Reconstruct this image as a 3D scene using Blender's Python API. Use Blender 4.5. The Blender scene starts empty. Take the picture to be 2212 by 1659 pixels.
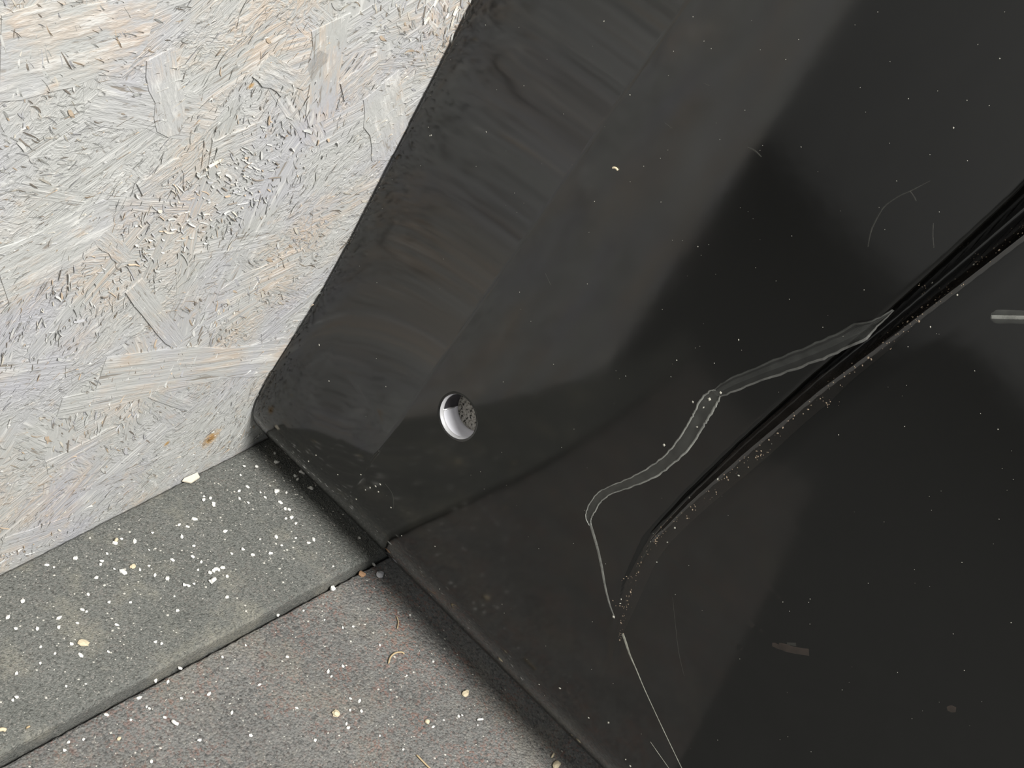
import bpy, bmesh, math, random
import numpy as np
from mathutils import Vector, Matrix

# ------------------------------------------------------------------ camera
FPX = 2600.0
RM = np.array([[0.547025578, -0.325026122, 0.771440883],
               [-0.718885847, -0.654567960, 0.233974196],
               [0.428912760, -0.682567803, -0.591722096]])      # columns: right, down, forward
CAM = np.array([-0.37944382, -0.20657408, 0.41635266])
scene = bpy.context.scene
col = scene.collection
cd = bpy.data.cameras.new('camera'); cam = bpy.data.objects.new('camera', cd); col.objects.link(cam)
cd.sensor_width = 36.0; cd.lens = FPX / 2212.0 * 36.0; cd.clip_start = 0.01
m = Matrix.Identity(4)
for i in range(3):
    m[i][0] = RM[i][0]; m[i][1] = -RM[i][1]; m[i][2] = -RM[i][2]; m[i][3] = CAM[i]
cam.matrix_world = m
scene.camera = cam

# ------------------------------------------------------------------ light
w = bpy.data.worlds.new('room_light'); scene.world = w; w.use_nodes = True
w.node_tree.nodes['Background'].inputs[0].default_value = (0.90, 0.95, 1.0, 1)
w.node_tree.nodes['Background'].inputs[1].default_value = 0.20
def area(name, loc, target, size, energy, color):
    ld = bpy.data.lights.new(name, 'AREA'); ld.shape = 'DISK'; ld.size = size; ld.energy = energy; ld.color = color
    o = bpy.data.objects.new(name, ld); col.objects.link(o); o.location = loc
    o.rotation_euler = (Vector(target) - Vector(loc)).to_track_quat('-Z', 'Y').to_euler()
    return o
area('overhead_lamp', (-0.42, -1.00, 1.50), (-0.08, 0, 0.05), 0.70, 49.0, (1.0, 0.985, 0.95))
vs = scene.view_settings
vs.view_transform = 'Standard'; vs.look = 'None'; vs.gamma = 1.0; vs.exposure = 0.0; vs.use_curve_mapping = False

rng = np.random.default_rng(7); random.seed(7)

# ------------------------------------------------------------------ helpers
def ray(px, py):
    v = np.array([px - 1106.0, py - 829.5, FPX]); v /= np.linalg.norm(v)
    return RM @ v
def on_floor(px, py, z=0.0):
    d = ray(px, py); return CAM + d * ((z - CAM[2]) / d[2])
def on_wall(px, py, y=0.0):
    d = ray(px, py); return CAM + d * ((y - CAM[1]) / d[1])
def link(name, verts, faces, mat, parent=None, smooth=False):
    me = bpy.data.meshes.new(name)
    me.from_pydata([tuple(map(float, v)) for v in verts], [], [tuple(map(int, f)) for f in faces])
    me.validate(); me.update()
    if smooth: me.polygons.foreach_set('use_smooth', [True] * len(me.polygons))
    me.materials.append(mat)
    o = bpy.data.objects.new(name, me); col.objects.link(o)
    if parent: o.parent = parent
    return o
def tag(o, label, cat=None, group=None, kind=None):
    o['label'] = label
    if cat: o['category'] = cat
    if group: o['group'] = group
    if kind: o['kind'] = kind
    return o

class NT:
    def __init__(s, name):
        s.m = bpy.data.materials.new(name); s.m.use_nodes = True
        s.t = s.m.node_tree; s.b = s.t.nodes['Principled BSDF']; s.o = s.t.nodes['Material Output']
    def n(s, kind, **kw):
        nd = s.t.nodes.new(kind)
        for k, v in kw.items():
            if k.startswith('i_'): nd.inputs[k[2:].replace('_', ' ')].default_value = v
            else: setattr(nd, k, v)
        return nd
    def l(s, a, b): s.t.links.new(a, b)
    def math(s, op, a, b=None, c=None, clamp=False):
        nd = s.n('ShaderNodeMath', operation=op, use_clamp=clamp)
        for i, v in enumerate((a, b, c)):
            if v is None: continue
            if hasattr(v, 'links'): s.l(v, nd.inputs[i])
            else: nd.inputs[i].default_value = v
        return nd.outputs[0]
    def ramp(s, fac, stops, interp='LINEAR'):
        nd = s.n('ShaderNodeValToRGB'); cr = nd.color_ramp; cr.interpolation = interp
        while len(cr.elements) < len(stops): cr.elements.new(0.5)
        for e, (p, c) in zip(cr.elements, stops):
            e.position = p; e.color = (c, c, c, 1) if isinstance(c, (int, float)) else (*c, 1)
        s.l(fac, nd.inputs[0]); return nd.outputs[0]
    def mix(s, fac, a, b, mode='MIX'):
        nd = s.n('ShaderNodeMix', data_type='RGBA', blend_type=mode)
        for sock, v in ((nd.inputs[0], fac), (nd.inputs[6], a), (nd.inputs[7], b)):
            if hasattr(v, 'links'): s.l(v, sock)
            else: sock.default_value = v if isinstance(v, (int, float)) else (*v, 1)
        return nd.outputs[2]
    def noise(s, vec, scale, detail=4, rough=0.55, lac=2.0):
        nd = s.n('ShaderNodeTexNoise'); nd.inputs['Scale'].default_value = scale
        nd.inputs['Detail'].default_value = detail; nd.inputs['Roughness'].default_value = rough
        s.l(vec, nd.inputs['Vector']); return nd
    def bump(s, h, strength, dist, normal=None):
        nd = s.n('ShaderNodeBump'); nd.inputs['Strength'].default_value = strength; nd.inputs['Distance'].default_value = dist
        s.l(h, nd.inputs['Height'])
        if normal: s.l(normal, nd.inputs['Normal'])
        return nd.outputs[0]
    def scaled(s, vec, sc):
        nd = s.n('ShaderNodeVectorMath', operation='MULTIPLY'); s.l(vec, nd.inputs[0]); nd.inputs[1].default_value = sc
        return nd.outputs[0]

def plain(name, color, rough=0.6, metal=0.0, var=0.15, scale=300):
    t = NT(name); tc = t.n('ShaderNodeTexCoord').outputs['Object']
    nz = t.noise(tc, scale, 3).outputs[0]
    c = t.mix(nz, tuple(x * (1 - var) for x in color), tuple(min(1, x * (1 + var)) for x in color))
    t.l(c, t.b.inputs['Base Color']); t.b.inputs['Roughness'].default_value = rough; t.b.inputs['Metallic'].default_value = metal
    return t.m

# ------------------------------------------------------------------ materials
GREY = (0.50, 0.505, 0.485); PALE = (0.58, 0.58, 0.565); LILAC = (0.495, 0.495, 0.53); TAN = (0.60, 0.46, 0.335); PIT = (0.30, 0.27, 0.235)
def osb_tint(t, pos, grain, rnd):
    """grey weathered surface with tan wood showing through; shared by the board and its strands"""
    patch = t.noise(pos, 15, 4, 0.6).outputs[0]
    c = t.mix(t.ramp(rnd, [(0.0, 0.0), (1.0, 0.55)]), GREY, PALE)
    c = t.mix(t.ramp(t.noise(pos, 21, 3).outputs[0], [(0.46, 0.0), (0.66, 0.85)]), c, LILAC)
    f = t.math('MULTIPLY', t.ramp(patch, [(0.47, 0.0), (0.61, 1.0)]), t.ramp(grain, [(0.44, 0.0), (0.60, 1.0)]))
    c = t.mix(t.math('MULTIPLY', f, 0.85), c, TAN)
    fine = t.noise(pos, 130, 4, 0.65).outputs[0]
    c = t.mix(t.math('MULTIPLY', t.ramp(fine, [(0.60, 0.0), (0.74, 1.0)]), 0.55), c, TAN)
    c = t.mix(t.ramp(grain, [(0.55, 0.0), (0.66, 0.75)]), c, (0.74, 0.735, 0.71))
    c = t.mix(t.ramp(grain, [(0.31, 0.95), (0.385, 0.0)]), c, PIT)
    return c
def osb_board():
    t = NT('osb_board'); tc = t.n('ShaderNodeTexCoord').outputs['Object']
    wob = t.noise(tc, 55, 3)
    wv = t.n('ShaderNodeVectorMath', operation='MULTIPLY_ADD'); t.l(wob.outputs['Color'], wv.inputs[0])
    wv.inputs[1].default_value = (0.02, 0.02, 0.02); t.l(tc, wv.inputs[2])
    hs = []; rn = None
    for k, (vsz, off, sc) in enumerate(((42.0, 0.0, (120.0, 300.0, 620.0)), (75.0, 3.3, (210.0, 400.0, 900.0)))):
        sh = t.n('ShaderNodeVectorMath', operation='ADD'); t.l(wv.outputs[0], sh.inputs[0]); sh.inputs[1].default_value = (off, 0, off)
        vo = t.n('ShaderNodeTexVoronoi'); vo.inputs['Scale'].default_value = vsz; t.l(sh.outputs[0], vo.inputs['Vector'])
        sep = t.n('ShaderNodeSeparateColor'); t.l(vo.outputs['Color'], sep.inputs[0])
        rn = rn or sep.outputs[1]
        ang = t.math('MULTIPLY_ADD', sep.outputs[0], 2.6, -0.9)
        rot = t.n('ShaderNodeVectorRotate', rotation_type='Y_AXIS'); t.l(wv.outputs[0], rot.inputs['Vector']); t.l(ang, rot.inputs['Angle'])
        hs.append(t.noise(t.scaled(rot.outputs[0], sc), 1.0, 3, 0.6).outputs[0])
    h = t.math('ADD', t.math('MULTIPLY', hs[0], 0.5), t.math('MULTIPLY', hs[1], 0.5))
    c = osb_tint(t, tc, h, rn)
    # rust stains left by fasteners
    for (x, z, r) in RUST:
        d = t.n('ShaderNodeVectorMath', operation='DISTANCE'); t.l(tc, d.inputs[0]); d.inputs[1].default_value = (x, 0, z)
        dd = t.math('ADD', d.outputs['Value'], t.math('MULTIPLY', t.math('SUBTRACT', t.noise(tc, 420, 4, 0.7).outputs[0], 0.5), r * 1.9))
        f = t.ramp(t.math('DIVIDE', dd, r), [(0.25, 0.85), (1.0, 0.0)])
        c = t.mix(f, c, (0.50, 0.29, 0.08))
    t.l(c, t.b.inputs['Base Color']); t.b.inputs['Roughness'].default_value = 0.85
    b1 = t.bump(h, 0.6, 0.0020)
    t.l(t.bump(t.noise(tc, 1500, 3, 0.6).outputs[0], 0.3, 0.0003, b1), t.b.inputs['Normal'])
    return t.m
_r1 = on_wall(455, 947); _r2 = on_wall(385, 960)
RUST = [(_r1[0], _r1[2], 0.0068), (on_wall(360, 958)[0], on_wall(360, 958)[2], 0.002), (on_wall(543, 185)[0], on_wall(543, 185)[2], 0.0016)]

def strand_mat():
    t = NT('wood_strand'); tc = t.n('ShaderNodeTexCoord').outputs['Object']; pos = t.n('ShaderNodeNewGeometry').outputs['Position']
    oi = t.n('ShaderNodeObjectInfo').outputs['Random']
    cb = t.n('ShaderNodeCombineXYZ'); t.l(t.math('MULTIPLY', oi, 70.0), cb.inputs[0])
    sh = t.n('ShaderNodeVectorMath', operation='ADD'); t.l(t.scaled(tc, (3.2, 0.5, 7.0)), sh.inputs[0]); t.l(cb.outputs[0], sh.inputs[1])
    nz = t.noise(sh.outputs[0], 1.0, 4, 0.62)
    c = osb_tint(t, pos, nz.outputs[0], oi)
    t.l(c, t.b.inputs['Base Color']); t.b.inputs['Roughness'].default_value = 0.85
    t.l(t.bump(nz.outputs[0], 0.55, 0.0016), t.b.inputs['Normal'])
    return t.m

def rubber(name, base, light, stain, gran, granscale, redness, dirty):
    t = NT(name); tc = t.n('ShaderNodeTexCoord').outputs['Object']
    vo = t.n('ShaderNodeTexVoronoi'); vo.inputs['Scale'].default_value = granscale; t.l(tc, vo.inputs['Vector'])
    sep = t.n('ShaderNodeSeparateColor'); t.l(vo.outputs['Color'], sep.inputs[0])
    n1 = t.noise(tc, 30, 5, 0.6).outputs[0]; n2 = t.noise(tc, 700, 4, 0.7).outputs[0]; n3 = t.noise(tc, 34, 4, 0.62)
    c = t.mix(t.ramp(n1, [(0.3, 0.0), (0.7, 1.0)]), base, light)
    c = t.mix(t.ramp(n2, [(0.35, 0.75), (0.5, 0.0)]), c, tuple(x * 0.4 for x in base))
    c = t.mix(t.ramp(sep.outputs[0], [(0.0, 0.6), (0.25, 0.0)]), c, tuple(x * 0.35 for x in base))
    c = t.mix(t.ramp(sep.outputs[2], [(0.80, 0.0), (1.0, 0.7)]), c, (0.30, 0.29, 0.265))
    sh = t.n('ShaderNodeVectorMath', operation='ADD'); t.l(tc, sh.inputs[0]); sh.inputs[1].default_value = (4.1, 2.2, 0)
    red = t.math('MULTIPLY', t.ramp(sep.outputs[1], [(0.62, 0.0), (0.82, 1.0)]), t.ramp(t.noise(sh.outputs[0], 45, 4, 0.7).outputs[0], [(0.45, 0.1), (0.7, 1.0)]))
    c = t.mix(t.math('MULTIPLY', red, redness), c, (0.27, 0.13, 0.095))
    dirt = t.math('MULTIPLY', t.ramp(n3.outputs[0], [(0.52, 0.0), (0.64, 1.0)]), t.ramp(n2, [(0.38, 0.25), (0.6, 1.0)]))
    c = t.mix(t.math('MULTIPLY', dirt, dirty), c, stain)
    t.l(c, t.b.inputs['Base Color']); t.b.inputs['Roughness'].default_value = 0.88
    b1 = t.bump(vo.outputs['Distance'], gran, 0.0008); b1.node.invert = True
    b2 = t.bump(n2, 0.6, 0.0008, b1)
    t.l(b2, t.b.inputs['Normal'])
    return t.m

def gloss_black():
    t = NT('glossy_black_plastic'); tc = t.n('ShaderNodeTexCoord').outputs['Object']
    t.b.inputs['Base Color'].default_value = (0.0012, 0.0012, 0.0010, 1)
    t.b.inputs['IOR'].default_value = 1.80
    n = t.noise(tc, 18, 5, 0.6).outputs[0]
    t.l(t.ramp(n, [(0.3, 0.075), (0.75, 0.115)]), t.b.inputs['Roughness'])
    t.l(t.bump(t.noise(tc, 60, 2).outputs[0], 0.05, 0.0006), t.b.inputs['Normal'])
    return t.m

M_BOARD = osb_board(); M_STRAND = strand_mat()
M_STRIP = rubber('grey_rubber', (0.150, 0.156, 0.142), (0.190, 0.194, 0.180), (0.34, 0.32, 0.255), 0.6, 1500, 0.10, 0.5)
M_MAT = rubber('speckled_rubber', (0.160, 0.160, 0.153), (0.225, 0.222, 0.210), (0.33, 0.29, 0.21), 0.8, 1000, 0.70, 0.22)
M_BLACK = gloss_black()
M_FLOOR = plain('dark_concrete', (0.095, 0.095, 0.090), 0.9, scale=40)
M_WHITE = plain('white_crumb', (0.86, 0.85, 0.80), 0.6)
M_CREAM = plain('cream_crumb', (0.70, 0.60, 0.42), 0.7)
M_STRAW = plain('dry_straw', (0.52, 0.40, 0.24), 0.75)
M_WOOD = plain('fresh_wood', (0.82, 0.74, 0.60), 0.8)
M_RUST = plain('rusty_metal', (0.30, 0.17, 0.06), 0.7, 0.2, 0.4, 900)
M_STONE = plain('pale_stone', (0.62, 0.62, 0.64), 0.7, 0, 0.2, 500)
M_SLEEVE = plain('silver_plastic', (0.80, 0.80, 0.85), 0.3, 0.15, 0.04)
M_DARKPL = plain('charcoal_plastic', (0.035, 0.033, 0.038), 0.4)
M_LIP = plain('bright_lip', (0.85, 0.85, 0.86), 0.25, 0.6, 0.03)
M_FOAM = None
def foam():
    t = NT('grey_crumb_foam'); tc = t.n('ShaderNodeTexCoord').outputs['Object']
    n = t.noise(tc, 900, 3, 0.6).outputs[0]
    t.l(t.ramp(n, [(0.38, (0.02, 0.02, 0.018)), (0.46, (0.30, 0.285, 0.25)), (0.62, (0.46, 0.44, 0.40))]), t.b.inputs['Base Color'])
    t.b.inputs['Roughness'].default_value = 0.9; t.l(t.bump(n, 0.8, 0.001), t.b.inputs['Normal'])
    return t.m
M_FOAM = foam()
def scuff(name, color, fac):
    t = NT(name); tc = t.n('ShaderNodeTexCoord').outputs['Object']
    nz = t.noise(tc, 260, 4, 0.7).outputs[0]
    t.b.inputs['Base Color'].default_value = (*color, 1); t.b.inputs['Roughness'].default_value = 0.45
    t.l(t.ramp(nz, [(0.3, fac * 0.55), (0.7, min(1.0, fac * 1.4))]), t.b.inputs['Alpha'])
    return t.m
M_SCUFF = scuff('scuffed_plastic', (0.17, 0.175, 0.16), 0.20)
M_RIDGE = scuff('raised_burr', (0.36, 0.365, 0.335), 0.50)
M_SOFT = scuff('soft_scuff', (0.15, 0.155, 0.145), 0.10)
M_HAIRL = scuff('fine_scratch', (0.42, 0.42, 0.36), 0.7)
M_FAINT = scuff('faint_scuff', (0.12, 0.12, 0.105), 0.22)
M_DUST = plain('brown_dust', (0.30, 0.235, 0.17), 0.9, 0, 0.4, 800)
M_SMEAR = scuff('reddish_smear', (0.15, 0.115, 0.095), 0.20)
M_FILM = scuff('dust_film', (0.12, 0.10, 0.085), 0.06)

# ------------------------------------------------------------------ structure: floor, wall
WALL_END = -0.4164; WALL_TOP = 0.62
def box(x0, x1, y0, y1, z0, z1):
    v = [(x, y, z) for x in (x0, x1) for y in (y0, y1) for z in (z0, z1)]
    f = [(0, 1, 3, 2), (4, 6, 7, 5), (0, 4, 5, 1), (2, 3, 7, 6), (0, 2, 6, 4), (1, 5, 7, 3)]
    return v, f
ZM = -0.008                                             # top of the lower mat; the strip's top is z = 0
fl = link('floor', *box(-9.0, 3.0, -6.0, 4.0, -0.05, -0.020), M_FLOOR)
tag(fl, 'dark concrete floor under the rubber mats', 'floor', kind='structure')
wall = link('wall_back', *box(WALL_END, 0.55, 0.0, 0.018, -0.020, WALL_TOP), M_BOARD)
tag(wall, 'weathered grey chipboard wall of pressed wood strands with small rust stain', 'wall', kind='structure')

side = link('wall_left_added', *box(-1.56, -1.50, -4.0, 3.0, -0.020, 1.8), plain('grey_side_wall', (0.50, 0.50, 0.49), .9, scale=20))  # unseen wall, added to lighten what the panel mirrors at upper right
tag(side, 'plain grey wall added out of view on the left to brighten the panel reflection', 'wall', kind='structure')
# large strands of the board, each a thin plate
def strand_mesh(seed):
    r = random.Random(seed); L = 1.0; n = 7; top = []; bot = []
    for i in range(n):
        x = -0.5 + i / (n - 1)
        top.append((x + (r.uniform(-.04, .04) if i in (0, n - 1) else 0), 0.5 + r.uniform(-.10, .06)))
        bot.append((x + (r.uniform(-.04, .04) if i in (0, n - 1) else 0), -0.5 + r.uniform(-.06, .10)))
    taper = r.uniform(.5, 1); top[-1] = (top[-1][0], top[-1][1] * taper); bot[-1] = (bot[-1][0], bot[-1][1] * taper * r.uniform(.4, 1))
    ring = top + bot[::-1]; N = len(ring)
    v = [(x, -1.0, z) for x, z in ring] + [(x, 0.0, z) for x, z in ring]
    f = [(i, i + 1, N - 2 - i, N - 1 - i) for i in range(n - 1)]
    f += [(i, N + i, N + (i + 1) % N, (i + 1) % N) for i in range(N)]
    return v, f
variants = []
for s in range(9):
    me = bpy.data.meshes.new('wood_strand'); v, f = strand_mesh(100 + s); me.from_pydata(v, [], f); me.update(); me.materials.append(M_STRAND)
    variants.append(me)
strand_info = []
def add_strand(x, z, L, W, T, ang, var, tilt=0.0, tiltz=0.0):
    o = bpy.data.objects.new('wood_strand', variants[var]); col.objects.link(o); o.parent = wall
    o.matrix_local = (Matrix.Translation((x, 0.0, z)) @ Matrix.Rotation(-ang, 4, 'Y') @ Matrix.Rotation(tilt, 4, 'Z')
                      @ Matrix.Rotation(tiltz, 4, 'X') @ Matrix.Diagonal((L, T, W, 1)))
    strand_info.append((x, z, L, W, T, ang))
# strands that can be made out one by one
def px_strand(p0, p1, wpx, T, var):
    a, b = on_wall(*p0), on_wall(*p1); d = b - a
    add_strand((a[0] + b[0]) / 2, (a[2] + b[2]) / 2, math.hypot(d[0], d[2]), wpx / 4350.0, T, math.atan2(d[2], d[0]), var)
for a in (((215, 815), (640, 765), 92, .00055, 0), ((290, 620), (385, 745), 34, .0006, 2), ((215, 505), (275, 560), 26, .0005, 3),
          ((715, 40), (690, 260), 70, .0005, 4), ((560, 140), (640, 185), 45, .0006, 5), ((740, 200), (815, 130), 48, .0006, 6),
          ((300, 410), (390, 350), 30, .0006, 7), ((0, 600), (240, 470), 110, .0004, 8), ((640, 190), (700, 110), 40, .0005, 1),
          ((0, 130), (330, 60), 120, .0004, 0), ((120, 880), (420, 820), 46, .0005, 1), ((330, 850), (410, 880), 20, .0006, 2),
          ((345, 110), (375, 290), 46, .0004, 3), ((450, 330), (560, 280), 40, .0005, 4), ((640, 560), (470, 640), 60, .0004, 6),
          ((820, 180), (850, 330), 90, .0004, 5), ((100, 1010), (250, 930), 40, .0005, 8), ((0, 1180), (150, 1130), 46, .0005, 7)):
    px_strand(*a)
rs = random.Random(5)
for i in range(262):
    x = rs.uniform(WALL_END + .03, 0.01); z = rs.uniform(0.0, 0.36)
    L = rs.uniform(.022, .07); W = L * rs.uniform(.10, .30); ang = rs.gauss(0.35, .9)
    ex = abs(math.cos(ang)) * L / 2 + .004; ez = abs(math.sin(ang)) * L / 2 + W / 2
    x = min(max(x, WALL_END + ex), 0.005); z = max(z, ez + .001)
    add_strand(x, z, L, W, rs.uniform(.00003, .00022), ang, rs.randrange(9), rs.uniform(-.003, .003))
# loose short fibres: too many and too small to count
V, F, C = [], [], []
rf = np.random.default_rng(3)
def add_fibre(x, z, L, W, T, ang, lift, c):
    k = len(V); n = 4; bend = rf.normal(0, .45)
    px_, pz_ = x - math.cos(ang) * L / 2, z - math.sin(ang) * L / 2
    for i in range(n + 1):
        t = i / n; a = ang + bend * (t - .5); w2 = W * (.25 + .75 * math.sin(math.pi * min(1, .15 + t * .8))) * .5
        up = T + lift * t * t
        V.append((px_ - math.sin(a) * w2, -up, pz_ + math.cos(a) * w2)); V.append((px_ + math.sin(a) * w2, -up * .35, pz_ - math.cos(a) * w2))
        C.append(c); C.append(c)
        px_ += math.cos(a) * L / n; pz_ += math.sin(a) * L / n
    for i in range(n): F.append((k + 2 * i, k + 2 * i + 1, k + 2 * i + 3, k + 2 * i + 2))
PAL = np.array([(.54, .545, .525), (.70, .695, .67), (.50, .50, .515), (.60, .48, .36), (.27, .235, .20), (.74, .69, .60)])  # palest tones paint highlights into the fibres; the darkest stands in for gashes
for i in range(17000):
    x = rf.uniform(WALL_END + .01, 0.0); z = rf.uniform(.002, .34)
    # direction follows the nearest broad patch
    ang = 0.5 + 1.2 * math.sin(x * 31 + 2 * math.sin(z * 23)) + 0.9 * math.sin(z * 37 + 1.3) + rf.normal(0, .35)
    L = rf.gamma(2.0, .0010) + .0007; W = rf.uniform(.00016, .00060)
    c = PAL[rf.choice(6, p=(.26, .26, .18, .10, .14, .06))] * rf.uniform(.9, 1.1)
    add_fibre(x, z, min(L, .012), W, rf.uniform(.0001, .0004), ang, max(0, rf.normal(.0001, .00035)), (*c, 1))
for i in range(900):
    x = rf.uniform(WALL_END + .01, 0.0); z = rf.uniform(.004, .34)
    ang = 0.5 + 1.2 * math.sin(x * 31 + 2 * math.sin(z * 23)) + 0.9 * math.sin(z * 37 + 1.3) + rf.normal(0, .5)
    c = PAL[rf.choice(6, p=(.2, .4, .1, .14, .0, .16))] * rf.uniform(.95, 1.1)
    add_fibre(x, z, rf.uniform(.002, .0065), rf.uniform(.0005, .0013), rf.uniform(.0002, .0005), ang, abs(rf.normal(.0003, .0005)), (*c, 1))
def attr_mat(name):
    t = NT(name); a = t.n('ShaderNodeVertexColor', layer_name='tint'); t.l(a.outputs[0], t.b.inputs['Base Color'])
    t.b.inputs['Roughness'].default_value = 0.85; return t.m
M_FIB = attr_mat('loose_fibre')
def coloured(name, V, F, C, mat, parent):
    o = link(name, V, F, mat, parent)
    ca = o.data.color_attributes.new('tint', 'FLOAT_COLOR', 'POINT')
    ca.data.foreach_set('color', np.array(C, dtype=np.float32).ravel()); return o
fb = coloured('wood_fibres', [(x, y - .0002, z) for x, y, z in V], F, C, M_FIB, wall); fb['kind'] = 'stuff'
# rusted fastener
def lump(name, loc, r, mat, parent=None, seed=0, squash=(1, 1, 1), sub=1, jit=.25):
    bm = bmesh.new(); bmesh.ops.create_icosphere(bm, subdivisions=sub, radius=1.0); rr = random.Random(seed)
    for v in bm.verts: v.co *= 1 + rr.uniform(-jit, jit)
    for v in bm.verts: v.co = Vector((v.co.x * r * squash[0], v.co.y * r * squash[1], v.co.z * r * squash[2]))
    me = bpy.data.meshes.new(name); bm.to_mesh(me); bm.free(); me.materials.append(mat)
    o = bpy.data.objects.new(name, me); col.objects.link(o); o.location = loc
    if parent: o.parent = parent
    return o
lump('rusty_nail_head', (_r1[0], -.0001, _r1[2]), .0014, M_RUST, wall, 4, (1.3, .5, 1), 2, .3)

# ------------------------------------------------------------------ rubber mats
def mat_outline(top_pts, z0, z1, bev, seed, jit, mat, name):
    """solid slab with a rounded upper rim and slightly ragged edges; outline counter-clockwise"""
    r = random.Random(seed); pts = []
    n = len(top_pts)
    for i in range(n):
        a, b = np.array(top_pts[i]), np.array(top_pts[(i + 1) % n]); L = np.linalg.norm(b - a); k = max(2, int(L / (.0025 if L < 1 else .004)))
        nrm = np.array([(b - a)[1], -(b - a)[0]]) / L
        for j in range(k):
            pts.append(((a + (b - a) * j / k), nrm))
    N = len(pts); rows = []
    prof = [(0.0, z0), (0.0, z1 - bev), (bev * .12, z1 - bev * .45), (bev * .45, z1 - bev * .12), (bev, z1)]
    js = [r.uniform(-jit, jit) for _ in pts]
    V = []
    for ins, z in prof:
        for (p, nr), j in zip(pts, js):
            q = p - nr * (ins + (j * (1.0 if ins < bev else .3)))
            V.append((q[0], q[1], z + (r.uniform(-jit, jit) * .4 if z > z0 else 0)))
    F = []
    for k in range(len(prof) - 1):
        for i in range(N):
            F.append((k * N + i, k * N + (i + 1) % N, (k + 1) * N + (i + 1) % N, (k + 1) * N + i))
    F.append(tuple(range((len(prof) - 1) * N, len(prof) * N)))
    F.append(tuple(range(N))[::-1])
    return link(name, V, F, mat)
s0 = on_floor(0, 1650, ZM); s1 = on_floor(835, 1200, ZM)
def strip_y(x): return s0[1] + (s1[1] - s0[1]) * (x - s0[0]) / (s1[0] - s0[0])
XL, XR = -0.60, 0.30
strip = mat_outline([(XL, -.0006), (XL, strip_y(XL)), (XR, strip_y(XR)), (XR, -.0006)], -0.020, 0.0, .0022, 3, .00022, M_STRIP, 'rubber_edging')
tag(strip, 'raised dark grey rubber edging strip along the foot of the chipboard wall', 'rubber edging')
gap = .0012
mat = mat_outline([(XL, strip_y(XL) - gap), (XL, -0.25), (XR, -0.25), (XR, strip_y(XR) - gap)], -0.020, ZM, .0015, 4, .0002, M_MAT, 'rubber_mat')
tag(mat, 'large grey rubber floor mat flecked with red granules, lower than the edging', 'rubber mat')

# ------------------------------------------------------------------ glossy black panel
QA, QB, QO, K1, K2, K3 = .2028, .0884, -.02, .9131, -.1929, -.0981
YE = -0.0015
def hq(y, z):
    return QO + QA * y + QB * z + .5 * K1 * y * y + K2 * y * z + .5 * K3 * z * z
ZT = .040
LOW_Y = [-.3, -.25, -.22, -.19, -.155, -.12, -.085, -.045, -.02, 0]; LOW_D = [.0187, .0216, .0222, .0217, .0198, .0166, .0122, .0075, .0058, .0028]
CREASE = (.0665, .028)                   # depth of the crease from the wall at z = .12 and its drift
def crease_y(z): return -(CREASE[0] + CREASE[1] * (z - .12) * 1.7)
EBAND = .55
LEDGE = [(2330, 345), (2212, 455), (2050, 593), (1900, 718), (1760, 828), (1600, 968), (1480, 1080), (1400, 1165), (1352, 1262), (1330, 1370), (1318, 1480), (1330, 1620)]
LEDGE_AMP = [.0130, .0130, .0110, .0090, .0070, .0048, .0030, .0015, .0006, .0002, 0, 0]     # depth of the groove
LEDGE_WID = [.0044, .0038, .0030, .0023, .0019, .0015, .0013, .0013, .0013, .0013, .0013, .0013]
def base_h(y, z):
    y = np.asarray(y, float); z = np.asarray(z, float)
    h = hq(y, z)
    # tucked-under lower edge
    zt = ZT - .008 * np.exp(-((y - YE) / .04) ** 2)
    tz = np.clip((zt - z) / zt, 0, 1.2)
    h = h + .024 * tz ** 2 + LOWER(y) * np.clip((.20 - z) / .20, 0, 1) ** 3
    # shallow rolled band beside the wall, ended by a crease
    yc = crease_y(z); u = np.clip((y - yc) / (YE - yc), 0, 1)
    h = h + EBAND * (-yc) * .5 * u * (1 - u) * np.clip((z - .03) / .05, 0, 1)
    # bulging lower corner next to the wall
    h = h - .0105 * np.exp(-((y - YE) / .050) ** 2 - ((z - .044) / np.where(z < .044, .027, .044)) ** 2)
    return h
def LOWER(y): return np.interp(np.asarray(y), LOW_Y, LOW_D)
def hit(px, py, fn=None):
    fn = fn or base_h; d = ray(px, py); t = .4
    for _ in range(40):
        P = CAM + d * t; e = 1e-5
        F = P[0] - float(fn(P[1], P[2]))
        P2 = CAM + d * (t + e); F2 = P2[0] - float(fn(P2[1], P2[2]))
        t -= F / ((F2 - F) / e) if abs(F2 - F) > 1e-12 else 0
    return CAM + d * t
LP = np.array([hit(*p)[1:] for p in LEDGE])      # ledge path in (y, z)
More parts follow.
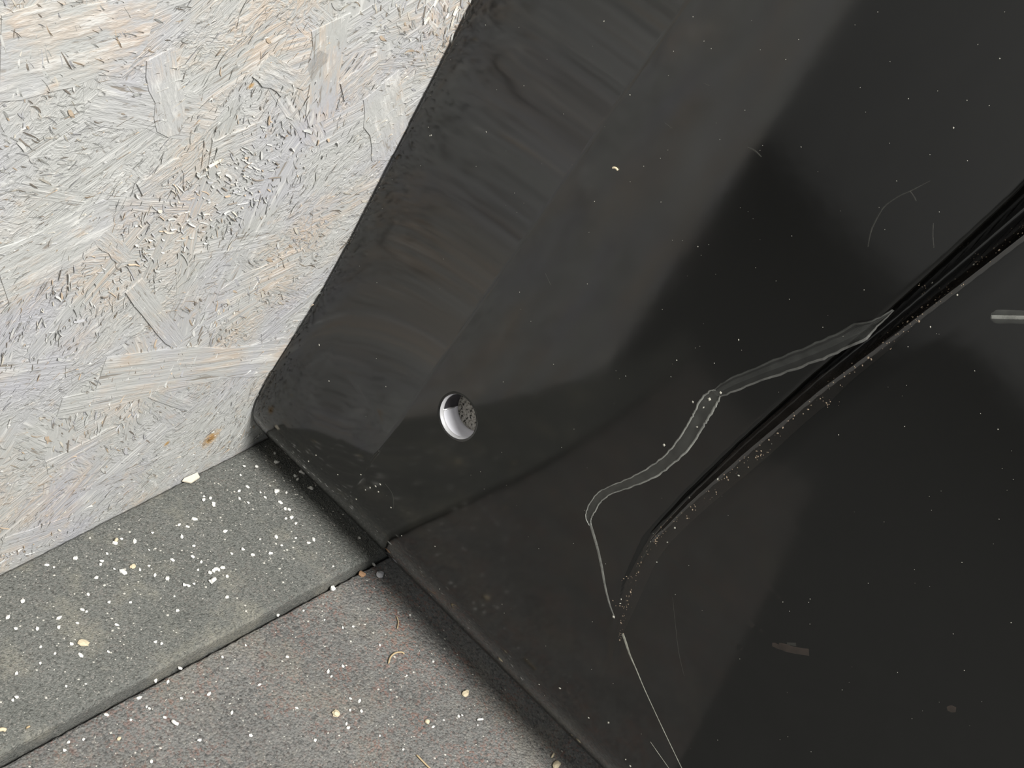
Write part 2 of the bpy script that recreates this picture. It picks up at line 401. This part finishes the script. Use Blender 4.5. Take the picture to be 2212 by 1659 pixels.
# denser path
_seg = []
for i in range(len(LP) - 1):
    for j in range(6):
        tt = j / 6; _seg.append((*(LP[i] * (1 - tt) + LP[i + 1] * tt), LEDGE_AMP[i] * (1 - tt) + LEDGE_AMP[i + 1] * tt, LEDGE_WID[i] * (1 - tt) + LEDGE_WID[i + 1] * tt))
_seg = np.array(_seg)
def ledge(y, z):
    y = np.asarray(y, float); z = np.asarray(z, float); sh = y.shape
    P = np.stack([y.ravel(), z.ravel()], 1); best = np.full(len(P), 1e9); sg = np.zeros(len(P)); am = np.zeros(len(P)); wi = np.full(len(P), .001)
    for i in range(len(_seg) - 1):
        a, b = _seg[i, :2], _seg[i + 1, :2]; ab = b - a; L2 = ab @ ab
        t = np.clip(((P - a) @ ab) / L2, 0, 1); Q = a + t[:, None] * ab; dv = P - Q; d = np.hypot(dv[:, 0], dv[:, 1])
        cr = ab[0] * dv[:, 1] - ab[1] * dv[:, 0]
        mk = d < best
        best[mk] = d[mk]; sg[mk] = np.sign(cr[mk]); am[mk] = (_seg[i, 2] * (1 - t) + _seg[i + 1, 2] * t)[mk]; wi[mk] = (_seg[i, 3] * (1 - t) + _seg[i + 1, 3] * t)[mk]
    s = best * sg * LSIGN                      # positive on the lower right side
    st = np.clip((s + .002) / .016, 0, 1); st = st * st * (3 - 2 * st)
    fall = np.exp(-np.clip(s - .02, 0, None) / .12)
    rise = -np.minimum(am * .35, .0016) * st * fall
    groove = am * np.exp(-(np.abs(s) / wi) ** 3)
    return (rise + groove).reshape(sh)
LSIGN = 1.0
_t = LP[4] + np.array([-.02, -.01])            # a point to the lower right of the path
_a, _b = LP[4], LP[5]; LSIGN = float(np.sign((_b - _a)[0] * (_t - _a)[1] - (_b - _a)[1] * (_t - _a)[0]))
def panel_h(y, z): return base_h(y, z) + ledge(y, z)
_TY = np.arange(-.42, .0101, .001); _TZ = np.arange(-.01, .46, .001)
_TAB = panel_h(*np.meshgrid(_TY, _TZ, indexing='ij'))          # lookup table of the surface, for fast queries
def panel_q(y, z):
    u = min(max((y + .42) / .001, 0), len(_TY) - 1.001); v = min(max((z + .01) / .001, 0), len(_TZ) - 1.001)
    i, j = int(u), int(v); u -= i; v -= j
    return (_TAB[i, j] * (1 - u) + _TAB[i + 1, j] * u) * (1 - v) + (_TAB[i, j + 1] * (1 - u) + _TAB[i + 1, j + 1] * u) * v
def panel_n(y, z, e=5e-4):
    hy = (panel_q(y + e, z) - panel_q(y - e, z)) / (2 * e)
    hz = (panel_q(y, z + e) - panel_q(y, z - e)) / (2 * e)
    n = np.array([-1, hy, hz]); return n / np.linalg.norm(n)
def on_panel(px, py):
    d = ray(px, py); lo, hi = .25, 1.1                          # first crossing along the ray
    t = lo; f0 = CAM[0] + d[0] * lo - panel_q(CAM[1] + d[1] * lo, CAM[2] + d[2] * lo)
    while t < hi:
        t += .01
        if CAM[0] + d[0] * t - panel_q(CAM[1] + d[1] * t, CAM[2] + d[2] * t) > 0: break
    a, b = t - .01, t
    for _ in range(18):
        c = .5 * (a + b)
        if CAM[0] + d[0] * c - panel_q(CAM[1] + d[1] * c, CAM[2] + d[2] * c) > 0: b = c
        else: a = c
    return CAM + d * b

panel = bpy.data.objects.new('black_panel', None); col.objects.link(panel)
tag(panel, 'large glossy black moulded panel standing on the rubber mats against the wall', 'panel')
ys = np.concatenate([np.arange(YE, -.30, -.0009), np.linspace(-.3009, -.60, 40)])
zs = np.concatenate([np.arange(.0015, .375, .0009), np.linspace(.3765, .62, 40)])
HC = on_panel(988, 900); HR = .0094
GY, GZ = np.meshgrid(ys, zs, indexing='ij')
ci = int(np.argmin(abs(ys - HC[1]))); cj = int(np.argmin(abs(zs - HC[2])))
hy0, hz0 = ys[ci], zs[cj]; S0, S1 = 10, 22
DI, DJ = np.meshgrid(np.arange(len(ys)) - ci, np.arange(len(zs)) - cj, indexing='ij')
S = np.maximum(abs(DI), abs(DJ)); cell = .0009
vy, vz = -DI * cell, DJ * cell
rr_ = np.hypot(vy, vz) + 1e-12; tt_ = np.clip((S - S0) / (S1 - S0), 0, 1)
mk = (S <= S1) & (S >= S0)
cy = vy / rr_ * (HR + (S - S0) * cell); cz = vz / rr_ * (HR + (S - S0) * cell)
GY = np.where(mk, hy0 + (1 - tt_) * cy + tt_ * vy, GY); GZ = np.where(mk, hz0 + (1 - tt_) * cz + tt_ * vz, GZ)
GX = panel_h(GY, GZ)
ny, nz_ = GY.shape; idx = np.arange(ny * nz_).reshape(ny, nz_)
quads = np.stack([idx[:-1, :-1], idx[1:, :-1], idx[1:, 1:], idx[:-1, 1:]], -1)
inside = (S[:-1, :-1] <= S0) & (S[1:, :-1] <= S0) & (S[1:, 1:] <= S0) & (S[:-1, 1:] <= S0)
quads = quads[~inside]
VV = np.stack([GX, GY, GZ], -1).reshape(-1, 3)
used = np.zeros(len(VV), bool); used[quads.ravel()] = True
remap = np.cumsum(used) - 1
shell = link('shell', VV[used], remap[quads], M_BLACK, panel, smooth=True)
sm = shell.modifiers.new('wall_thickness', 'SOLIDIFY'); sm.thickness = .0030; sm.offset = -1.0
_n = shell.data.polygons[0].normal
if _n.x > 0: shell.data.flip_normals()

# round port with a silver sleeve
HCv = np.array([float(panel_h(hy0, hz0)), hy0, hz0]); N = panel_n(hy0, hz0 + .014); N = np.array([-1, QA + K1 * hy0 + K2 * hz0, QB + K2 * hy0 + K3 * hz0]); N /= np.linalg.norm(N)
A_in = -N; U = np.cross([0, 0, 1.0], A_in); U /= np.linalg.norm(U); W_ = np.cross(A_in, U)
def port_pt(r, a, d): return HCv + U * (r * math.cos(a)) + W_ * (r * math.sin(a)) + A_in * d
def sector(name, prof, a0, a1, n, mat, parent, closed=False):
    V, F = [], []; m_ = len(prof)
    for i in range(n + 1):
        a = a0 + (a1 - a0) * i / n
        V += [port_pt(r, a, d) for r, d in prof]
    for i in range(n):
        for j in range(m_ - 1):
            F.append((i * m_ + j, (i + 1) * m_ + j, (i + 1) * m_ + j + 1, i * m_ + j + 1))
    return link(name, V, F, mat, parent, smooth=True)
port = link('port_cup', [port_pt(HR * 1.12, a, .0114) for a in np.linspace(0, 2 * math.pi, 40, endpoint=False)], [tuple(range(40))], M_FOAM, panel)
port['label'] = 'grey crumbly plug deep inside the round port'
def ang_of(px, py):
    v = hit(px, py) - HCv; return math.atan2(v @ W_, v @ U)
aL = ang_of(960, 880)
lip = sector('port_rim', [(HR * 1.00, .0004), (HR * .985, .0012), (HR * .955, .0016), (HR * .95, .0024)], 0, 2 * math.pi, 64, M_LIP, port)
lip['label'] = 'bright thin rim of the round port'
SPLIT0 = ang_of(962, 877) - .42
SL = [(HR * .952, .0022), (HR * .945, .0050), (HR * .935, .0090), (HR * .90, .0093), (HR * .90, .0112)]
sleeve = sector('port_sleeve', SL, SPLIT0 + 1.5, SPLIT0 + 2 * math.pi, 48, M_SLEEVE, port)
sleeve['label'] = 'silver inner wall of the round port'
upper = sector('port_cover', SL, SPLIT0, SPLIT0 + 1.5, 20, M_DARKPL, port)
upper['label'] = 'charcoal upper wall of the round port'
def rod(name, P0, P1, r0, r1, mat, parent, n=6):
    P0, P1 = np.array(P0), np.array(P1); d = (P1 - P0) / np.linalg.norm(P1 - P0); u = np.cross(d, [0.3, .2, .9]); u /= np.linalg.norm(u); v = np.cross(d, u)
    V = [P0 + r0 * (u * math.cos(2 * math.pi * i / n) + v * math.sin(2 * math.pi * i / n)) for i in range(n)]
    V += [P1 + r1 * (u * math.cos(2 * math.pi * i / n) + v * math.sin(2 * math.pi * i / n)) for i in range(n)]
    F = [(i, (i + 1) % n, n + (i + 1) % n, n + i) for i in range(n)] + [tuple(range(n))[::-1], tuple(range(n, 2 * n))]
    return link(name, V, F, mat, parent, smooth=True)
seam = rod('port_seam', port_pt(HR * .94, SPLIT0, .0022), port_pt(HR * .93, SPLIT0, .0090), .00045, .00045, M_LIP, port)

# ribbon on the panel surface along pixel waypoints that are cast onto the real surface
def dense(pts, k):
    out = []; p = np.array(pts, float)
    for i in range(len(p) - 1):
        p0, p1, p2, p3 = p[max(i - 1, 0)], p[i], p[i + 1], p[min(i + 2, len(p) - 1)]
        for j in range(k):
            t = j / k
            out.append(.5 * (2 * p1 + (p2 - p0) * t + (2 * p0 - 5 * p1 + 4 * p2 - p3) * t * t + (3 * p1 - p0 - 3 * p2 + p3) * t ** 3))
    out.append(p[-1]); return out
def ribbon(name, pts, mat, parent, lift=.00008, prof=((-1, 0), (-.8, .00022), (-.35, .00008), (.35, .00008), (.8, .00022), (1, 0)), k=6, wob=0.0, side=None):
    D = dense(pts, k); V, F = [], []; m_ = len(prof); r = random.Random(len(pts) * 7 + int(pts[0][0]))
    Ps = [on_panel(d[0], d[1]) for d in D]
    for i, P in enumerate(Ps):
        T = Ps[min(i + 1, len(Ps) - 1)] - Ps[max(i - 1, 0)]; T /= np.linalg.norm(T)
        n = panel_n(P[1], P[2]); s = np.cross(n, T); s /= np.linalg.norm(s)
        wd = D[i][2] / 4300.0 * (1 + r.uniform(-wob, wob))
        for (u, h) in prof:
            uu = u if side is None else side[0] + side[1] * u
            V.append(P + s * (uu * wd) + n * (lift + h))
    for i in range(len(Ps) - 1):
        for j in range(m_ - 1): F.append((i * m_ + j, i * m_ + j + 1, (i + 1) * m_ + j + 1, (i + 1) * m_ + j))
    return link(name, V, F, mat, parent, smooth=True)
UP = [(1928, 668, 3), (1900, 690, 10), (1860, 715, 14), (1800, 745, 14), (1740, 770, 13), (1650, 804, 12), (1590, 828, 11), (1556, 845, 9), (1546, 853, 7)]
MID = [(1552, 848, 6), (1540, 858, 12), (1527, 875, 14), (1515, 897, 13), (1503, 918, 12), (1480, 955, 12), (1450, 988, 11), (1410, 1019, 10), (1360, 1043, 8), (1320, 1058, 7), (1295, 1074, 8), (1279, 1098, 8), (1272, 1117, 6), (1276, 1134, 2)]
RIDGEP = ((-1, 0), (-.5, .0003), (.5, .0003), (1, 0))
for nm, P, e, RM_ in (('gouge', UP, .14, M_SCUFF), ('gouge', MID, .15, M_RIDGE)):
    g = ribbon(nm, P, M_SCUFF if P is MID else M_SOFT, panel, wob=.08); g['label'] = 'pale gouge torn across the glossy black surface'
    ribbon('burr', P, M_RIDGE if P is MID else scuff('soft_burr', (.3, .3, .28), .30), g, lift=.00022, prof=RIDGEP, wob=.1, side=(.86, e))
    ribbon('burr', P, RM_, g, lift=.00022, prof=RIDGEP, wob=.1, side=(-.86, e * .8))
    if P is UP: ribbon('burr', P, M_SOFT, g, lift=.0003, prof=RIDGEP, wob=.1, side=(-.2, .3))
FL = ((-1, 0), (0, .00012), (1, 0))
for P, mt in (([(1275, 1130, 2.2), (1281, 1150, 2.6), (1291, 1185, 2.4), (1300, 1225, 2.4), (1308, 1270, 2.0), (1318, 1308, 1.6), (1327, 1332, 1.2)], M_RIDGE),
              ([(1345, 1368, 2.4), (1352, 1388, 2.4), (1361, 1415, 1.8), (1375, 1447, 1.2), (1393, 1490, 1.0), (1430, 1570, .9), (1478, 1670, .9)], M_HAIRL),
              ([(1405, 1602, .5), (1423, 1628, .7), (1447, 1662, .8)], M_HAIRL),
              ([(1875, 533, .7), (1880, 505, 1.0), (1890, 480, 1.0), (1910, 447, .9), (1940, 425, .8), (1972, 410, .7), (2010, 390, .5)], M_FAINT),
              ([(1965, 412, .8), (1973, 423, 1.0), (1979, 434, .9)], M_FAINT), ([(2016, 482, .6), (2015, 510, .8), (2017, 535, .6)], M_FAINT),
              ([(1615, 318, .8), (1630, 325, 1.3), (1645, 339, .9)], M_FAINT), ([(1520, 180, .5), (1534, 186, .9)], M_FAINT),
              ([(1436, 265, .4), (1452, 278, .8)], M_FAINT), ([(1178, 590, .5), (1190, 616, .8)], M_FAINT),
              ([(1453, 1290, .3), (1465, 1400, .4), (1478, 1460, .3)], M_FAINT), ([(832, 1045, .8), (848, 1068, 1.0), (850, 1098, .6)], M_FAINT)):
    ribbon('fine_scratch', P, mt, panel, lift=.00006, prof=FL)
g = ribbon('scrape', [(2140, 682, 4), (2152, 684, 9), (2180, 684, 9), (2230, 686, 9)], M_SCUFF, panel); ribbon('burr', [(2142, 680, 5), (2180, 681, 5), (2230, 682, 5)], M_RIDGE, g, lift=.0002, prof=FL, side=(-.5, .5))
ribbon('smear', [(1668, 1392, 3), (1690, 1397, 7), (1715, 1404, 6), (1748, 1409, 6)], M_SMEAR, panel, prof=FL)
ribbon('smear', [(2046, 1531, 3), (2055, 1531, 6), (2065, 1533, 4)], M_SMEAR, panel, prof=FL)
ribbon('smear', [(1700, 1390, 2), (1720, 1392, 3)], M_FAINT, panel, prof=FL)

# dust: brown crumbs along the ledge and pale specks on the face
def specks(name, items, mat, parent, seed):
    r = random.Random(seed); V, F = [], []
    oc = [(1, 0, 0), (0, 1, 0), (-1, 0, 0), (0, -1, 0), (0, 0, 1), (0, 0, -1)]; of = [(0, 1, 4), (1, 2, 4), (2, 3, 4), (3, 0, 4), (1, 0, 5), (2, 1, 5), (3, 2, 5), (0, 3, 5)]
    for (px, py, rad) in items:
        P = on_panel(px, py); n = panel_n(P[1], P[2]); k = len(V)
        u = np.cross(n, [r.uniform(-1, 1), r.uniform(-1, 1), r.uniform(-1, 1)]); u /= np.linalg.norm(u); v = np.cross(n, u)
        R_ = rad / 4300.0; e = r.uniform(.5, 1.0)
        for a, b, c in oc: V.append(P + R_ * (u * a + v * b * e + n * (c * .4 + .35)))
        F += [tuple(k + i for i in f) for f in of]
    o = link(name, V, F, mat, parent); o['kind'] = 'stuff'; return o
rd = random.Random(11); items = []
LPX = dense([(x, y) for x, y in LEDGE[1:10]], 40)
ribbon('dust_film', [(x + 14, y + 18, 20 if y < 1000 else 15) for x, y in LEDGE[1:9]] + [(1338, 1370, 6)], M_FILM, panel, prof=FL)
for i in range(260):
    b = LPX[rd.randrange(len(LPX))]; o_ = rd.gauss(27, 7) * (1.0 if b[1] < 1100 else .55)
    items.append((b[0] + o_ * .62 + rd.gauss(0, 2), b[1] + o_ * .78, abs(rd.gauss(0, .8)) + .35))
for (cx, cy, n_) in ((1640, 985, 16), (2110, 560, 14), (1990, 620, 8), (1790, 870, 10), (1345, 1310, 10), (1365, 1250, 8)):
    for _ in range(n_): items.append((cx + rd.gauss(0, 11), cy + rd.gauss(0, 6), rd.uniform(.4, 1.5)))
specks('ledge_dust', items, M_DUST, panel, 2)
sp = [(1435, 961, 2.6), (1497, 868, 2.2), (1596, 1027, 2.4), (1551, 1035, 2.4), (1490, 1075, 2.2), (1596, 734, 1.8), (1462, 778, 1.3), (1326, 1332, 3.0), (1458, 1140, 2.2), (1406, 1170, 1.8), (1442, 1171, 1.8), (1419, 1214, 1.5),
      (690, 745, 2.4), (711, 823, 1.8), (834, 835, 1.4), (932, 292, 1.6), (1051, 285, 1.6), (929, 293, 1.4), (1305, 46, 1.5), (1361, 205, 1.3), (1557, 848, 2.6), (1533, 862, 3.2), (1520, 880, 2.2), (1506, 922, 2.2),
      (1342, 1294, 2), (1340, 1303, 2.2), (2013, 610, 2.2), (2104, 572, 2.2), (2068, 637, 1.6), (2010, 706, 1.6), (2060, 276, 1.5), (1210, 1486, 3.2), (1216, 1556, 3.5), (1315, 1560, 3.2), (1272, 1550, 2.2), (1352, 1640, 2.4), (1362, 1654, 2.6), (1165, 1478, 2.0),
      (800, 1053, 2.4), (812, 1050, 2.6), (818, 1062, 2.4), (822, 1046, 2.6), (790, 1058, 1.8), (770, 1078, 2), (766, 1100, 1.4), (845, 1096, 2.2), (620, 965, 2), (622, 974, 2), (667, 996, 2.4), (683, 983, 2), (654, 992, 2), (675, 1016, 2), (730, 1025, 2), (780, 1025, 2), (868, 1157, 1.6), (940, 1180, 1.6), (950, 1272, 1.6)]
for _ in range(230): sp.append((rd.uniform(720, 2200), rd.uniform(20, 1640), rd.uniform(.35, .95)))
sp = [s for s in sp if (s[1] - 930) < (s[0] - 600) * 1.0 and math.hypot(s[0] - 988, s[1] - 900) > 75]
M_SPECK = plain('pale_dust', (0.45, 0.44, 0.38), .8)
specks('pale_specks', sp, M_SPECK, panel, 5)
# curled fibre stuck to the face
def thread(name, P, r, mat, parent=None, n=5):
    P = [np.array(p) for p in P]; V, F = [], []
    for i, p in enumerate(P):
        T = P[min(i + 1, len(P) - 1)] - P[max(i - 1, 0)]; T /= np.linalg.norm(T); u = np.cross(T, [.31, .22, .93]); u /= np.linalg.norm(u); v = np.cross(T, u)
        rr = r * (.55 if i in (0, len(P) - 1) else 1)
        V += [p + rr * (u * math.cos(2 * math.pi * k / n) + v * math.sin(2 * math.pi * k / n)) for k in range(n)]
    for i in range(len(P) - 1):
        for k in range(n): F.append((i * n + k, i * n + (k + 1) % n, (i + 1) * n + (k + 1) % n, (i + 1) * n + k))
    F += [tuple(range(n))[::-1], tuple((len(P) - 1) * n + k for k in range(n))]
    return link(name, V, F, mat, parent, smooth=True)
def panel_thread(name, pts, rad, mat):
    return thread(name, [(lambda P: P + panel_n(P[1], P[2]) * rad)(on_panel(d[0], d[1])) for d in dense(pts, 4)], rad, mat)
o = panel_thread('lint_curl', [(1324, 363), (1328, 362), (1333, 364), (1336, 368)], .00042, M_CREAM)
tag(o, 'tiny pale curl of lint stuck on the upper black panel', 'lint')

# ------------------------------------------------------------------ debris on the mats
def floor_z(P): return 0.0 if P[1] > strip_y(P[0]) else ZM
def floor_pt(px, py):
    P = on_floor(px, py, 0.0)
    return P if P[1] > strip_y(P[0]) + .0015 else on_floor(px, py, ZM)
crumb_meshes = []
for s in range(8):
    bm = bmesh.new(); bmesh.ops.create_icosphere(bm, subdivisions=1, radius=1.0); rr = random.Random(40 + s)
    sx = rr.uniform(.8, 1.9)
    for v in bm.verts: v.co *= 1 + rr.uniform(-.28, .28); v.co.x *= sx; v.co.z *= .7
    me = bpy.data.meshes.new('crumb'); bm.to_mesh(me); bm.free(); me.materials.append(M_WHITE); crumb_meshes.append(me)
def crumb(px, py, rpx, label, group, name='crumb', me=None, rz=None):
    P = floor_pt(px, py); r = rpx / 4300.0
    o = bpy.data.objects.new(name, me or rd.choice(crumb_meshes)); col.objects.link(o)
    o.location = (P[0], P[1], P[2] + r * .55); o.scale = (r, r, r); o.rotation_euler = (0, 0, rd.uniform(0, 6.28) if rz is None else rz)
    return tag(o, label, 'crumb', group)
SC = 2212 / 500 
strip_seen = [(248, 1175, 4.5), (290, 1171, 3.5), (262, 1165, 2.4), (231, 1197, 2.8), (219, 1213, 3), (217, 1221, 2.8), (207, 1249, 4), (267, 1238, 5), (302, 1232, 2.8), (334, 1243, 3.2), (321, 1223, 2.4), (247, 1230, 2.4), (322, 1189, 2),
              (418, 1180, 3), (416, 1204, 4), (373, 1211, 3), (361, 1251, 4), (392, 1160, 3.4), (387, 1134, 2.8), (404, 1138, 2.8), (418, 1123, 4), (422, 1122, 3), (485, 1149, 4.4), (460, 1092, 4.5), (440, 1073, 2.8), (454, 1077, 3.2), (329, 1152, 3),
              (456, 1258, 6), (398, 1265, 4), (418, 1262, 3.4), (406, 1266, 3), (434, 1215, 3), (427, 1232, 3), (453, 1238, 3.6), (460, 1234, 3.4), (472, 1231, 3.2), (480, 1228, 5), (489, 1291, 4), (490, 1246, 3.2), (376, 1289, 2.5), (235, 1302, 3.4), (177, 1318, 3.4), (186, 1322, 2.6),
              (127, 1336, 4), (16, 1335, 4), (48, 1300, 4), (126, 1357, 4), (80, 1360, 3.4), (33, 1359, 4), (252, 1351, 3.4), (167, 1347, 3), (190, 1285, 3), (162, 1207, 4), (101, 1221, 3), (116, 1226, 2.6), (281, 1302, 2.6), (383, 1320, 3),
              (615, 1101, 4.5), (624, 1102, 3.5), (606, 1087, 3.5), (629, 1119, 4), (617, 1121, 3.2), (638, 1132, 3.8), (596, 1161, 4), (638, 1163, 3), (666, 1174, 3.6), (677, 1167, 3.2), (608, 1179, 3.2), (598, 1062, 5), (618, 1065, 3), (572, 1075, 3), (562, 1065, 3), (524, 1188, 4), (545, 1200, 4.5), (585, 1196, 3.4), (536, 1087, 3), (516, 1061, 3.2), (535, 1053, 3), (517, 1078, 3.2), (461, 1088, 4), (440, 1080, 3.4),
              (553, 1009, 3.4), (527, 1008, 3.4), (519, 1027, 3), (593, 980, 3), (596, 999, 4), (654, 1023, 5), (637, 1029, 3.6), (672, 1056, 4.5), (643, 1036, 3.2), (561, 1166, 2.6), (500, 1197, 3), (465, 1230, 4), (776, 1163, 3.4), (807, 1206, 3.5), (807, 1220, 3.2), (719, 1224, 2.6),
              (35, 1456, 3.6), (35, 1507, 4), (27, 1514, 3), (118, 1413, 3), (87, 1398, 2.6), (87, 1434, 2.4), (335, 1388, 3.6), (348, 1391, 2.8), (234, 1409, 2.8), (174, 1416, 3.6), (154, 1392, 3.2), (142, 1483, 2), (185, 1478, 1.8)]
mat_seen = [(229, 1545, 3.6), (335, 1470, 4), (362, 1473, 3), (389, 1445, 4), (299, 1508, 3.2), (316, 1528, 2.6), (322, 1531, 3), (355, 1551, 3.6), (282, 1556, 2.8), (147, 1604, 3), (139, 1622, 3.4), (180, 1598, 2.4), (326, 1646, 3), (391, 1509, 2.6),
            (708, 1451, 3.4), (740, 1440, 3), (756, 1510, 3.2), (776, 1515, 3.4), (780, 1537, 3), (756, 1534, 2.4), (751, 1573, 3.4), (748, 1564, 2.6), (885, 1330, 3.2), (935, 1430, 3), (762, 1354, 2.6), (740, 1357, 2.6), (715, 1462, 2.6), (990, 1548, 2.8), (998, 1546, 2.4), (1031, 1567, 2.4), (935, 1571, 3), (958, 1556, 2), (820, 1395, 2.6), (878, 1460, 2.4), (620, 1420, 3), (560, 1480, 3), (500, 1540, 3), (540, 1590, 3.2), (430, 1600, 3), (640, 1530, 2.8), (680, 1600, 3), (600, 1330, 3), (655, 1320, 2.6), (480, 1420, 3.2), (530, 1395, 2.8), (450, 1500, 3), (820, 1590, 2.6), (870, 1620, 2.8), (700, 1340, 2.4)]
for p in strip_seen:
    z_ = 'left' if p[0] < 270 else ('middle' if p[0] < 505 else 'panel')
    crumb(*p, {'left': 'tiny white crumb on the left stretch of the raised rubber edging', 'middle': 'tiny white crumb on the raised rubber edging below the wood splinter',
               'panel': 'tiny white crumb on the raised rubber edging towards the black panel'}[z_],
          {'left': 'white crumbs on the left of the edging', 'middle': 'white crumbs on the middle of the edging', 'panel': 'white crumbs on the edging near the panel'}[z_])
for p in mat_seen:
    z_ = p[0] < 450
    crumb(*p, 'tiny white crumb at the bottom left of the lower red-flecked mat' if z_ else 'tiny white crumb on the lower red-flecked mat towards the black panel',
          'white crumbs at the left of the lower mat' if z_ else 'white crumbs on the lower mat near the panel')
# crumb dust: uncountable small pale grains
r2 = np.random.default_rng(21)
oc = [(1, 0, 0), (0, 1, 0), (-1, 0, 0), (0, -1, 0), (0, 0, 1)]; of = [(0, 1, 4), (1, 2, 4), (2, 3, 4), (3, 0, 4)]
GR = {True: ([], []), False: ([], [])}
for i in range(3400):
    x = r2.uniform(-.34, .0); y = -abs(r2.normal(.0, .13))
    sy = strip_y(x)
    if y > -.004 or y < -.24 or abs(y - sy) < .003: continue
    z = 0.0 if y > sy else ZM; R_ = min(r2.gamma(1.6, .00013) + .00012, .0007); a = r2.uniform(0, 6.28); e = r2.uniform(.4, 1); V, F = GR[bool(y > sy)]; k = len(V)
    for (p, q_, s_) in oc:
        V.append((x + R_ * (p * math.cos(a) - q_ * e * math.sin(a)), y + R_ * (p * math.sin(a) + q_ * e * math.cos(a)), z + .00002 + R_ * .8 * s_))
    F += [tuple(k + j for j in f) for f in of]
M_GRIT = plain('pale_grit', (0.62, 0.60, 0.54), .8, 0, .45, 200)
tag(link('fine_grit', *GR[True], M_GRIT), 'fine pale grit strewn over the raised rubber edging', 'grit', kind='stuff')
tag(link('fine_grit', *GR[False], M_GRIT), 'fine pale grit strewn over the lower red-flecked mat', 'grit', kind='stuff')

def chunk(name, px, py, rpx, mt, label, cat, seed, squash=(1, 1, .6), sub=2, rot=0):
    P = floor_pt(px, py); o = lump(name, (P[0], P[1], P[2] + rpx / 4300 * squash[2] * .8), rpx / 4300, mt, None, seed, squash, sub, .22)
    o.rotation_euler.z = rot
    return tag(o, label, cat)
chunk('pebble', 820, 1244, 8, M_STONE, 'pale grey pebble in the shadow at the black panel', 'pebble', 3)
chunk('bead', 718, 1273, 5.5, M_WHITE, 'round white bead on the lower mat beside the step', 'bead', 9, (1, 1, .8))
chunk('crumb', 180, 1391, 7.5, M_CREAM, 'largest cream crumb near the lower left of the edging', 'crumb', 12, (.8, 1.3, .5), 2, .6)
chunk('crumb', 286, 1225, 5.5, M_CREAM, 'peach-coloured crumb among the white ones on the edging', 'crumb', 13, (1, .8, .6))
chunk('crumb', 725, 1543, 7, M_CREAM, 'cream crumb alone at the middle of the lower mat', 'crumb', 14)
chunk('crumb', 781, 1242, 7, plain('orange_crumb', (.50, .30, .17), .8), 'orange-brown crumb just left of the grey pebble', 'crumb', 15)
chunk('crumb', 256, 1597, 5, M_CREAM, 'triangular cream crumb near the bottom left of the lower mat', 'crumb', 16, (1, .7, .6), 1)
chunk('crumb', 1004, 1500, 8, M_CREAM, 'pale lumpy crumb at the shadow on the lower mat', 'crumb', 17, (1.1, .7, .6))
chunk('crumb', 922, 1560, 5, M_CREAM, 'small cream crumb below the pale lumpy one', 'crumb', 18)
chunk('crumb', 1200, 1655, 9, M_CREAM, 'pale crumb at the bottom edge beside the black panel', 'crumb', 19, (1.2, .7, .6))
def straw(name, pts, rad, mt, label, cat='straw'):
    o = thread(name, [(lambda P: np.array([P[0], P[1], P[2] + rad * .9 + (.0005 if 0 < i < 99 else 0)]))(floor_pt(*d)) for i, d in enumerate(dense(pts, 4))], rad, mt)
    return tag(o, label, cat)
straw('straw', [(855, 1332), (859, 1345), (857, 1360)], .00028, M_STRAW, 'short upright tan straw fibre in the mat shadow')
straw('straw', [(838, 1435), (842, 1422), (852, 1413), (866, 1411), (872, 1415)], .00042, M_STRAW, 'curled brown straw fibre on the lower mat')
straw('straw', [(898, 1632), (910, 1645), (922, 1657), (930, 1664)], .0004, M_STRAW, 'bent straw piece at the bottom edge of the lower mat')
straw('straw', [(1029, 1557), (1042, 1556)], .0006, M_WHITE, 'short white stalk near the panel shadow')
straw('straw', [(1190, 1638), (1195, 1629)], .0005, M_CREAM, 'tiny cream stalk by the panel at the bottom')
straw('straw', [(370, 1560), (378, 1566), (384, 1568)], .0008, M_WHITE, 'white oblong husk on the lower mat near the step', 'husk')
straw('straw', [(-4, 1581), (5, 1579), (12, 1582)], .0008, M_CREAM, 'cream stalk at the left border on the edging')
straw('straw', [(248, 1173), (252, 1166)], .0007, M_CREAM, 'short cream stalk on the edging near the wall')
straw('straw', [(455, 1260), (464, 1253)], .0010, M_WHITE, 'white curved flake on the edging', 'flake')
straw('straw', [(645, 1021), (660, 1026)], .0008, M_WHITE, 'white oblong flake on the edging beside the panel corner', 'flake')
straw('straw', [(56, 1575), (64, 1571)], .0004, M_STRAW, 'thin tan sliver on the edging at lower left')
# fresh splinter wedged between wall and edging
P0 = on_floor(385, 1031, .0004); P1 = on_floor(418, 1025, .0004)
dx = P1 - P0; V = [(0, 0, 0), (.0025, -.0032, .0004), (.0075, -.0030, .0010), (.0082, -.0004, .0012), (.0010, .0002, .0008), (0, 0, .0006), (.0025, -.0032, .0012), (.0075, -.0030, .0019), (.0082, -.0004, .0020), (.0010, .0002, .0016)]
c0 = np.array([P0[0], -.0008, .0002]); 
sp_ = link('wood_splinter', [c0 + np.array(v) for v in V], [(4, 3, 2, 1, 0), (5, 6, 7, 8, 9)] + [(i, (i + 1) % 5, 5 + (i + 1) % 5, 5 + i) for i in range(5)], M_WOOD)
tag(sp_, 'pale fresh wood splinter at the foot of the wall', 'splinter')
